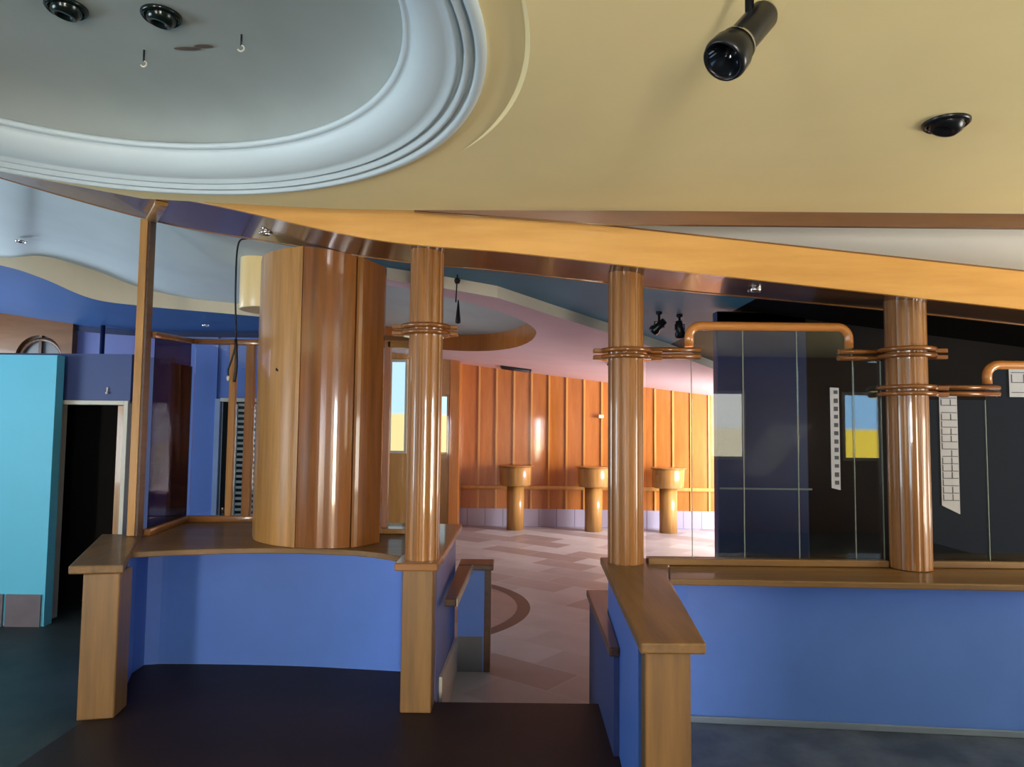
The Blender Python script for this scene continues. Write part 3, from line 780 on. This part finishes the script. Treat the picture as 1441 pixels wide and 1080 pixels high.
# ------------------------------------------------------------------ far room walls
# window wall on the left
bm = new()
def wall_with_holes(bm, x0, x1, z0, z1, holes, y0, y1):
    x = x0
    for a, b, c, d_ in sorted(holes):
        if a > x: box(bm, x, a, y0, y1, z0, z1)
        box(bm, a, b, y0, y1, z0, c); box(bm, a, b, y0, y1, d_, z1)
        x = b
    if x < x1: box(bm, x, x1, y0, y1, z0, z1)
    return bm
wall_with_holes(bm, -4.2, -1.178, -.3, 3.3, [(-2.62, -1.98, 1.12, 2.9), (-1.38, -1.18, 1.1, 2.25)], 13.5, 13.6)
struct('wall_window', bm, M['wood_batten'], 'pale oak window wall at the left end of the far room')
LITA = lit('daylit pane', (196, 232, 246), (250, 226, 158), .75, 1.4)
def window(name, label, x0, x1, z0, z1, y, mat, frame, mull=0, face=-1):
    w = thing(name, label, 'window', ((x0+x1)/2, y, z0)); w['kind'] = 'structure'
    bm = new(); t_ = .05
    box(bm, x0, x0+t_, y-.05, y+.05, z0, z1); box(bm, x1-t_, x1, y-.05, y+.05, z0, z1); box(bm, x0+t_, x1-t_, y-.05, y+.05, z0, z0+t_); box(bm, x0+t_, x1-t_, y-.05, y+.05, z1-t_, z1)
    for k in range(mull):
        xm = x0+(x1-x0)*(k+1)/(mull+1); box(bm, xm-.02, xm+.02, y-.04, y+.04, z0+t_, z1-t_)
    obj('window_frame', bm, frame, w, .004)
    bm = new(); box(bm, x0+.01, x1-.01, y-.005, y+.005, z0+.01, z1-.01); obj('pane', bm, mat, w)
    return w
window('window_2', 'bright window left of the first column in the far room', -2.62, -1.98, 1.12, 2.9, 13.5, LITA, M['trim_white'], 1)
window('window_3', 'narrow bright window beside the wooden pilaster', -1.38, -1.18, 1.1, 2.25, 13.5, LITA, M['wood_pale_z'])
bm = new(); box(bm, -1.176, -.985, 13.42, 14.1, -.3, 3.2)
struct('trim_9', bm, M['wood_far'], 'wooden pilaster at the left end of the panelled far wall', bevel=.01)
# panelled far wall, gently curved
def fy(x): return 14.06-.02*(x+1)-.012*(x-.5)**2*.6
xs = [-1.0+i*.2 for i in range(41)]
ztop = lambda x: pz(x, 0)+.06
bm = new(); ruled(bm, [(x, fy(x), .04) for x in xs], [(x, fy(x), ztop(x)) for x in xs], .08, (0, 1, 0))
struct('wall_far', bm, M['wood_far'], 'orange oak panelled far wall')
bm = new(); ruled(bm, [(x, fy(x)-.004, -.3) for x in xs], [(x, fy(x)-.004, .045) for x in xs], .08, (0, 1, 0))
struct('baseboard_far', bm, M['wall_tiles'], 'lavender tiled skirting under the panelled far wall')
bm = new(); sweep(bm, [(x, fy(x)-.02, .46) for x in xs], rect(.05, .07)); struct('trim_10', bm, M['wood_batten'], 'chair rail across the panelled far wall')
i = 0
x = -.64
while x < 4.6:
    bm = new(); box(bm, x-.018, x+.018, fy(x)-.028, fy(x)+.005, .05, ztop(x)-.05)
    tag(obj('wall_batten', bm, M['wood_batten']), 'vertical pale batten on the panelled far wall', 'batten', 'battens on the far wall')
    x += .345
# drum tables against the far wall
def station(cx, cy, label):
    t = thing('drum_table', label, 'table', (cx, cy, -.3), 'drum tables along the far wall')
    bm = new(); lathe(bm, [(0, .88), (.30, .88), (.335, .895), (.335, .905), (.31, .91), (0, .91)], (cx, cy, 0), 48); obj('table_top', bm, M['wood_pale_x'], t)
    bm = new(); lathe(bm, [(0, .53), (.27, .53), (.285, .55), (.30, .87), (.29, .882), (0, .882)], (cx, cy, 0), 48); obj('drum', bm, M['wood_pale_z'], t)
    bm = new(); lathe(bm, [(0, -.3), (.165, -.3), (.165, .53), (0, .53)], (cx, cy, 0), 40); obj('pedestal', bm, M['wood_pale_z'], t)
station(.09, 13.62, 'pale wooden drum table leftmost along the far wall')
station(1.56, 13.52, 'pale wooden drum table just left of the middle column')
station(2.95, 13.42, 'pale wooden drum table seen between the middle column and dark panels')
# small box on far wall
bm = new(); box(bm, 1.70, 1.80, 13.9, 14.02, 1.83, 1.90); tag(obj('wall_box', bm, M['trim_white'], bevel=.008), 'small pale box mounted high on the panelled far wall', 'box')
# vents in pink ceiling
def vent(x0, x1, y0, y1, label):
    t = thing('ceiling_vent', label, 'vent', ((x0+x1)/2, (y0+y1)/2, pz((x0+x1)/2, 0)-.03))
    bm = new(); ruled(bm, [(x0, y0, pz(x0, 0)-.025), (x1, y0, pz(x1, 0)-.025)], [(x0, y1, pz(x0, 0)-.025), (x1, y1, pz(x1, 0)-.025)], .022); obj('frame', bm, M['slat_dark'], t)
    for k in range(5):
        yy = y0+(y1-y0)*(k+.5)/5
        bm = new(); sweep(bm, [(x0+.03, yy, pz(x0+.03, 0)-.03), (x1-.03, yy, pz(x1-.03, 0)-.03)], rect(.04, .006)); obj('slat', bm, M['ink'], t)
vent(-.22, .36, 13.2, 13.7, 'dark slotted vent in the pink ceiling above the left drum table')
vent(1.42, 1.86, 10.2, 10.6, 'dark slotted vent in the pink ceiling by the middle column')

# pendant hook in the recess
ph = thing('hanging_hook', 'small dark hanging fitting below the teal ceiling beside the left column', 'fitting', (-.5, 6.1, 2.6))
zt = tz(-.48, 0)
bm = new(); sweep(bm, [(-.48, 6.05, zt), (-.49, 6.05, zt-.24)], circ(.006, 8), up=(0, 1, 0)); obj('rod', bm, M['cable'], ph)
bm = new(); lathe(bm, [(0, -.05), (.02, -.045), (.028, -.02), (.02, 0), (0, .0)], (-.48, 6.05, zt-.03), 14); obj('cup', bm, M['black_metal'], ph)
bm = new(); lathe(bm, [(0, -.03), (.03, -.02), (.03, .01), (0, .3)], (-.62, 8.0, pz(-.62, 0)-.02), 14)
tag(obj('hanging_bulb', bm, M['cable']), 'small dark bulb hanging in the recess of the pink ceiling', 'bulb')
# pair of black spotlights on teal ceiling
def twin(cx, cy, ang, label):
    zt = tz(cx, 0)
    t = thing('track_spotlight', label, 'spotlight', (cx, cy, zt-.2), 'small spotlights under the teal ceiling')
    bm = new(); lathe(bm, [(0, zt), (.03, zt), (.03, zt-.02), (.012, zt-.03), (.012, zt-.10), (0, zt-.10)], (cx, cy, 0), 14); obj('stem', bm, M['black_metal'], t)
    T = Matrix.Translation((cx, cy, zt-.13)) @ Matrix.Rotation(ang, 4, 'Y') @ Matrix.Rotation(.5, 4, 'X')
    bm = new(); lathe(bm, [(0, .07), (.03, .07), (.035, -.02), (.05, -.05), (.05, -.08), (.04, -.085), (0, -.04)], n=20, mat=T); obj('lamp_body', bm, M['black_metal'], t)
    bm = new(); box(bm, cx-.045, cx-.038, cy-.012, cy+.012, zt-.15, zt-.09); box(bm, cx+.038, cx+.045, cy-.012, cy+.012, zt-.15, zt-.09); box(bm, cx-.045, cx+.045, cy-.012, cy+.012, zt-.097, zt-.09); obj('yoke', bm, M['black_metal'], t)
twin(1.36, 6.55, .8, 'small black spotlight under the teal ceiling, left of the pair')
twin(1.55, 6.55, -.25, 'small black spotlight under the teal ceiling, right of the pair by the bent rail')

# walls behind the right glass, their unlit darkness painted in
bm = new(); box(bm, 1.735, 2.50, 6.0, 6.12, -.3, 2.62)
struct('wall_dark', bm, M['panel_navy'], 'dark navy panel seen behind the glass screen', bevel=.01)
bm = new(); box(bm, 2.50, 6.3, 6.03, 6.12, -.3, 2.60); box(bm, 1.74, 2.5, 6.0, 6.12, 2.48, 2.62)
struct('wall_dark.001', bm, M['panel_brown'], 'dark brown wall behind the glass screens on the right')
bm = new(); box(bm, 1.75, 2.52, 5.985, 6.0, 1.115, 1.13)
struct('trim_11', bm, M['slat_grey'], 'thin pale rail across the navy panel')  # solid bar in place of a thin white reflection in the glass

# ------------------------------------------------------------------ ceiling lights near the camera
fc = Vector((.512, 1.70, 2.512)); bc = Vector((.648, 1.77, 2.684))
ax = (fc-bc).normalized()
q = Vector((0, 0, -1)).rotation_difference(ax).to_matrix().to_4x4()
T = Matrix.Translation(fc) @ q
sl = thing('track_spotlight', 'large black ceiling spotlight with glass lens at the top of the photo', 'spotlight', tuple(bc))
sl['group'] = 'large spotlight on the yellow ceiling'
bm = new(); lathe(bm, [(0, .222), (.034, .221), (.039, .21), (.040, .10), (.041, .075)], n=40, mat=T); obj('lamp_body', bm, M['black_metal'], sl)
bm = new(); lathe(bm, [(.040, .080), (.046, .078), (.048, .06), (.055, .045), (.057, .012), (.053, .0), (.047, -.002), (.045, .01), (.043, .03)], n=40, mat=T); obj('bezel', bm, M['black_metal'], sl)
bm = new(); lathe(bm, [(.0445, .012), (.03, .045), (.012, .062), (0, .064)], n=40, mat=T); obj('reflector', bm, M['lens'], sl)
bm = new(); lathe(bm, [(.043, .079), (.0475, .0785), (.0475, .072)], n=40, mat=T); obj('rim', bm, M['chrome'], sl)
sx, sy = .594, 1.742
bm = new(); lathe(bm, [(0, 2.80), (.05, 2.80), (.05, 2.785), (.011, 2.78), (.011, 2.62), (0, 2.62)], (sx, sy, 0), 20); obj('stem', bm, M['black_metal'], sl)

def downlight(c, label, mat, rr, tilt, z):
    t = thing('downlight', label, 'ceiling light', (c[0], c[1], z))
    T = Matrix.Translation((c[0], c[1], z))
    bm = new(); lathe(bm, [(rr, .0), (rr*1.0, -.008), (rr*.9, -.016), (rr*.8, -.012), (rr*.76, .0)], n=36, mat=T); obj('ring', bm, M[mat], t)
    T2 = T @ Matrix.Rotation(tilt, 4, 'Y')
    bm = new(); lathe(bm, [(rr*.78, .0), (rr*.74, -.018), (rr*.6, -.034), (rr*.42, -.038), (rr*.38, -.02), (0, -.014)], n=36, mat=T2); obj('eyeball', bm, M[mat], t)
    return t
downlight((1.665, 2.672), 'black swivel downlight on the yellow ceiling at the upper right', 'black_metal', .084, .35, 2.8)
downlight((-1.331, 2.575), 'dark round downlight in the ceiling recess, the right one of two', 'dark_green', .072, .2, 3.139)
downlight((-1.66, 2.53), 'dark round downlight in the ceiling recess, cut by the top edge', 'dark_green', .072, .2, 3.139)
for (x, y), lb in (((-1.52, 2.817), 'tiny wire hook in the ceiling recess below the left downlight'), ((-1.073, 2.689), 'tiny wire hook in the ceiling recess right of the scuff')):
    t = thing('ceiling_hook', lb, 'hook', (x, y, 3.1))
    bm = new(); sweep(bm, [(x, y, 3.135), (x, y, 3.085)], circ(.004, 8), up=(0, 1, 0)); obj('shank', bm, M['black_metal'], t)
    bm = new(); sweep(bm, [(x+.012*math.cos(a)-.0, y, 3.075+.012*math.sin(a)) for a in [PI/2-i*PI*1.4/10 for i in range(11)]], circ(.003, 8), up=(0, 1, 0)); obj('curl', bm, M['trim_white'], t)
bm = new()
for dx, dy, w_ in ((0, 0, .07), (.075, -.02, .05)):
    bb = [( -1.33+dx+w_*math.cos(2*PI*i/20)*.8, 2.79+dy+.014*math.sin(2*PI*i/20), 3.126) for i in range(20)]
    bm.faces.new([bm.verts.new(q_) for q_ in bb])
tag(obj('ceiling_scuff', bm, M['dirt']), 'brown scuff mark on the grey ceiling inside the recess', 'stain')['kind'] = 'stuff'

# ------------------------------------------------------------------ rear and side walls with daylit windows (behind the camera)
def rear_window(n, label, x0, x1, z0, z1, top, bot, split, s):
    return window(n, label, x0, x1, z0, z1, -3.05, lit('daylit '+n, top, bot, split, s), M['trim_white'], 0)
holes = [(-2.80, -2.30, .25, 2.1), (.36, .80, .25, 2.1), (3.15, 3.75, 1.15, 2.25), (5.3, 6.1, 1.15, 2.25)]
bm = new(); wall_with_holes(bm, -8, 6.3, 0, 2.8, holes, -3.12, -3.0)
struct('wall_rear', bm, M['wood_brown'], 'brown wood wall behind the viewpoint')
struct('wall_partition', box(new(), -1.72, -.3, -1.06, -.98, 0, 1.5), M['wood_brown'], 'low wooden booth partition behind the viewpoint')  # unseen screen added to keep rear window light off the right half wall
struct('wall_partition.001', box(new(), .82, 2.0, -.68, -.6, 0, 1.5), M['wood_brown'], 'low wooden booth partition behind the viewpoint on the right')  # second added screen, out of view, dims the half wall towards the right
DAY, YEL = (214, 232, 255), (250, 226, 150)
rear_window('window_4', 'tall daylit window behind the viewpoint on the left', *holes[0], (236, 240, 250), (255, 240, 214), 1.0, 70)
rear_window('window_5', 'tall daylit window behind the viewpoint in the middle', *holes[1], (246, 244, 244), (255, 238, 208), 1.0, 100)
rear_window('window_6', 'daylit window behind the viewpoint with a yellow lower half', *holes[2], (236, 236, 226), (240, 228, 190), .5, 8)
rear_window('window_7', 'daylit window behind the viewpoint at the right with a yellow lower half', *holes[3], (150, 200, 240), (250, 220, 80), .5, 9)

def daylight(name, loc, target, sx, sy, power, color):
    l = bpy.data.lights.new(name, 'AREA'); l.shape = 'RECTANGLE'; l.size = sx; l.size_y = sy; l.energy = power; l.color = color
    o = bpy.data.objects.new(name, l); COL.objects.link(o); o.location = loc
    o.rotation_euler = (Vector(target)-Vector(loc)).to_track_quat('-Z', 'Y').to_euler()
    return o
# daylight through the windows of the left side, the far room and the right side
daylight('left_window_daylight', (-6.6, 1.2, 1.4), (-3.6, 2.2, 4.2), 2.4, 1.8, 220, (.72, .88, 1))
daylight('left_room_daylight', (-8.2, 7.9, 1.8), (-3, 8.2, 1.8), 2.6, 2.0, 160, (.8, .9, 1))
daylight('far_room_daylight', (5.5, 11.4, 1.3), (3.2, 13.9, 1.4), 1.8, 2.2, 540, (1, .95, .88))
daylight('right_window_daylight', (5.9, 1.9, 1.2), (2.6, 1.6, 4.4), 2.0, 1.6, 210, (1, .93, .8))

w = bpy.data.worlds.new('world'); SC.world = w; w.use_nodes = True
w.node_tree.nodes['Background'].inputs['Color'].default_value = (.62, .72, .86, 1)
w.node_tree.nodes['Background'].inputs['Strength'].default_value = .28

SC.view_settings.view_transform = 'Standard'; SC.view_settings.look = 'None'
SC.view_settings.gamma = 1; SC.view_settings.use_curve_mapping = False
SC.view_settings.exposure = 0
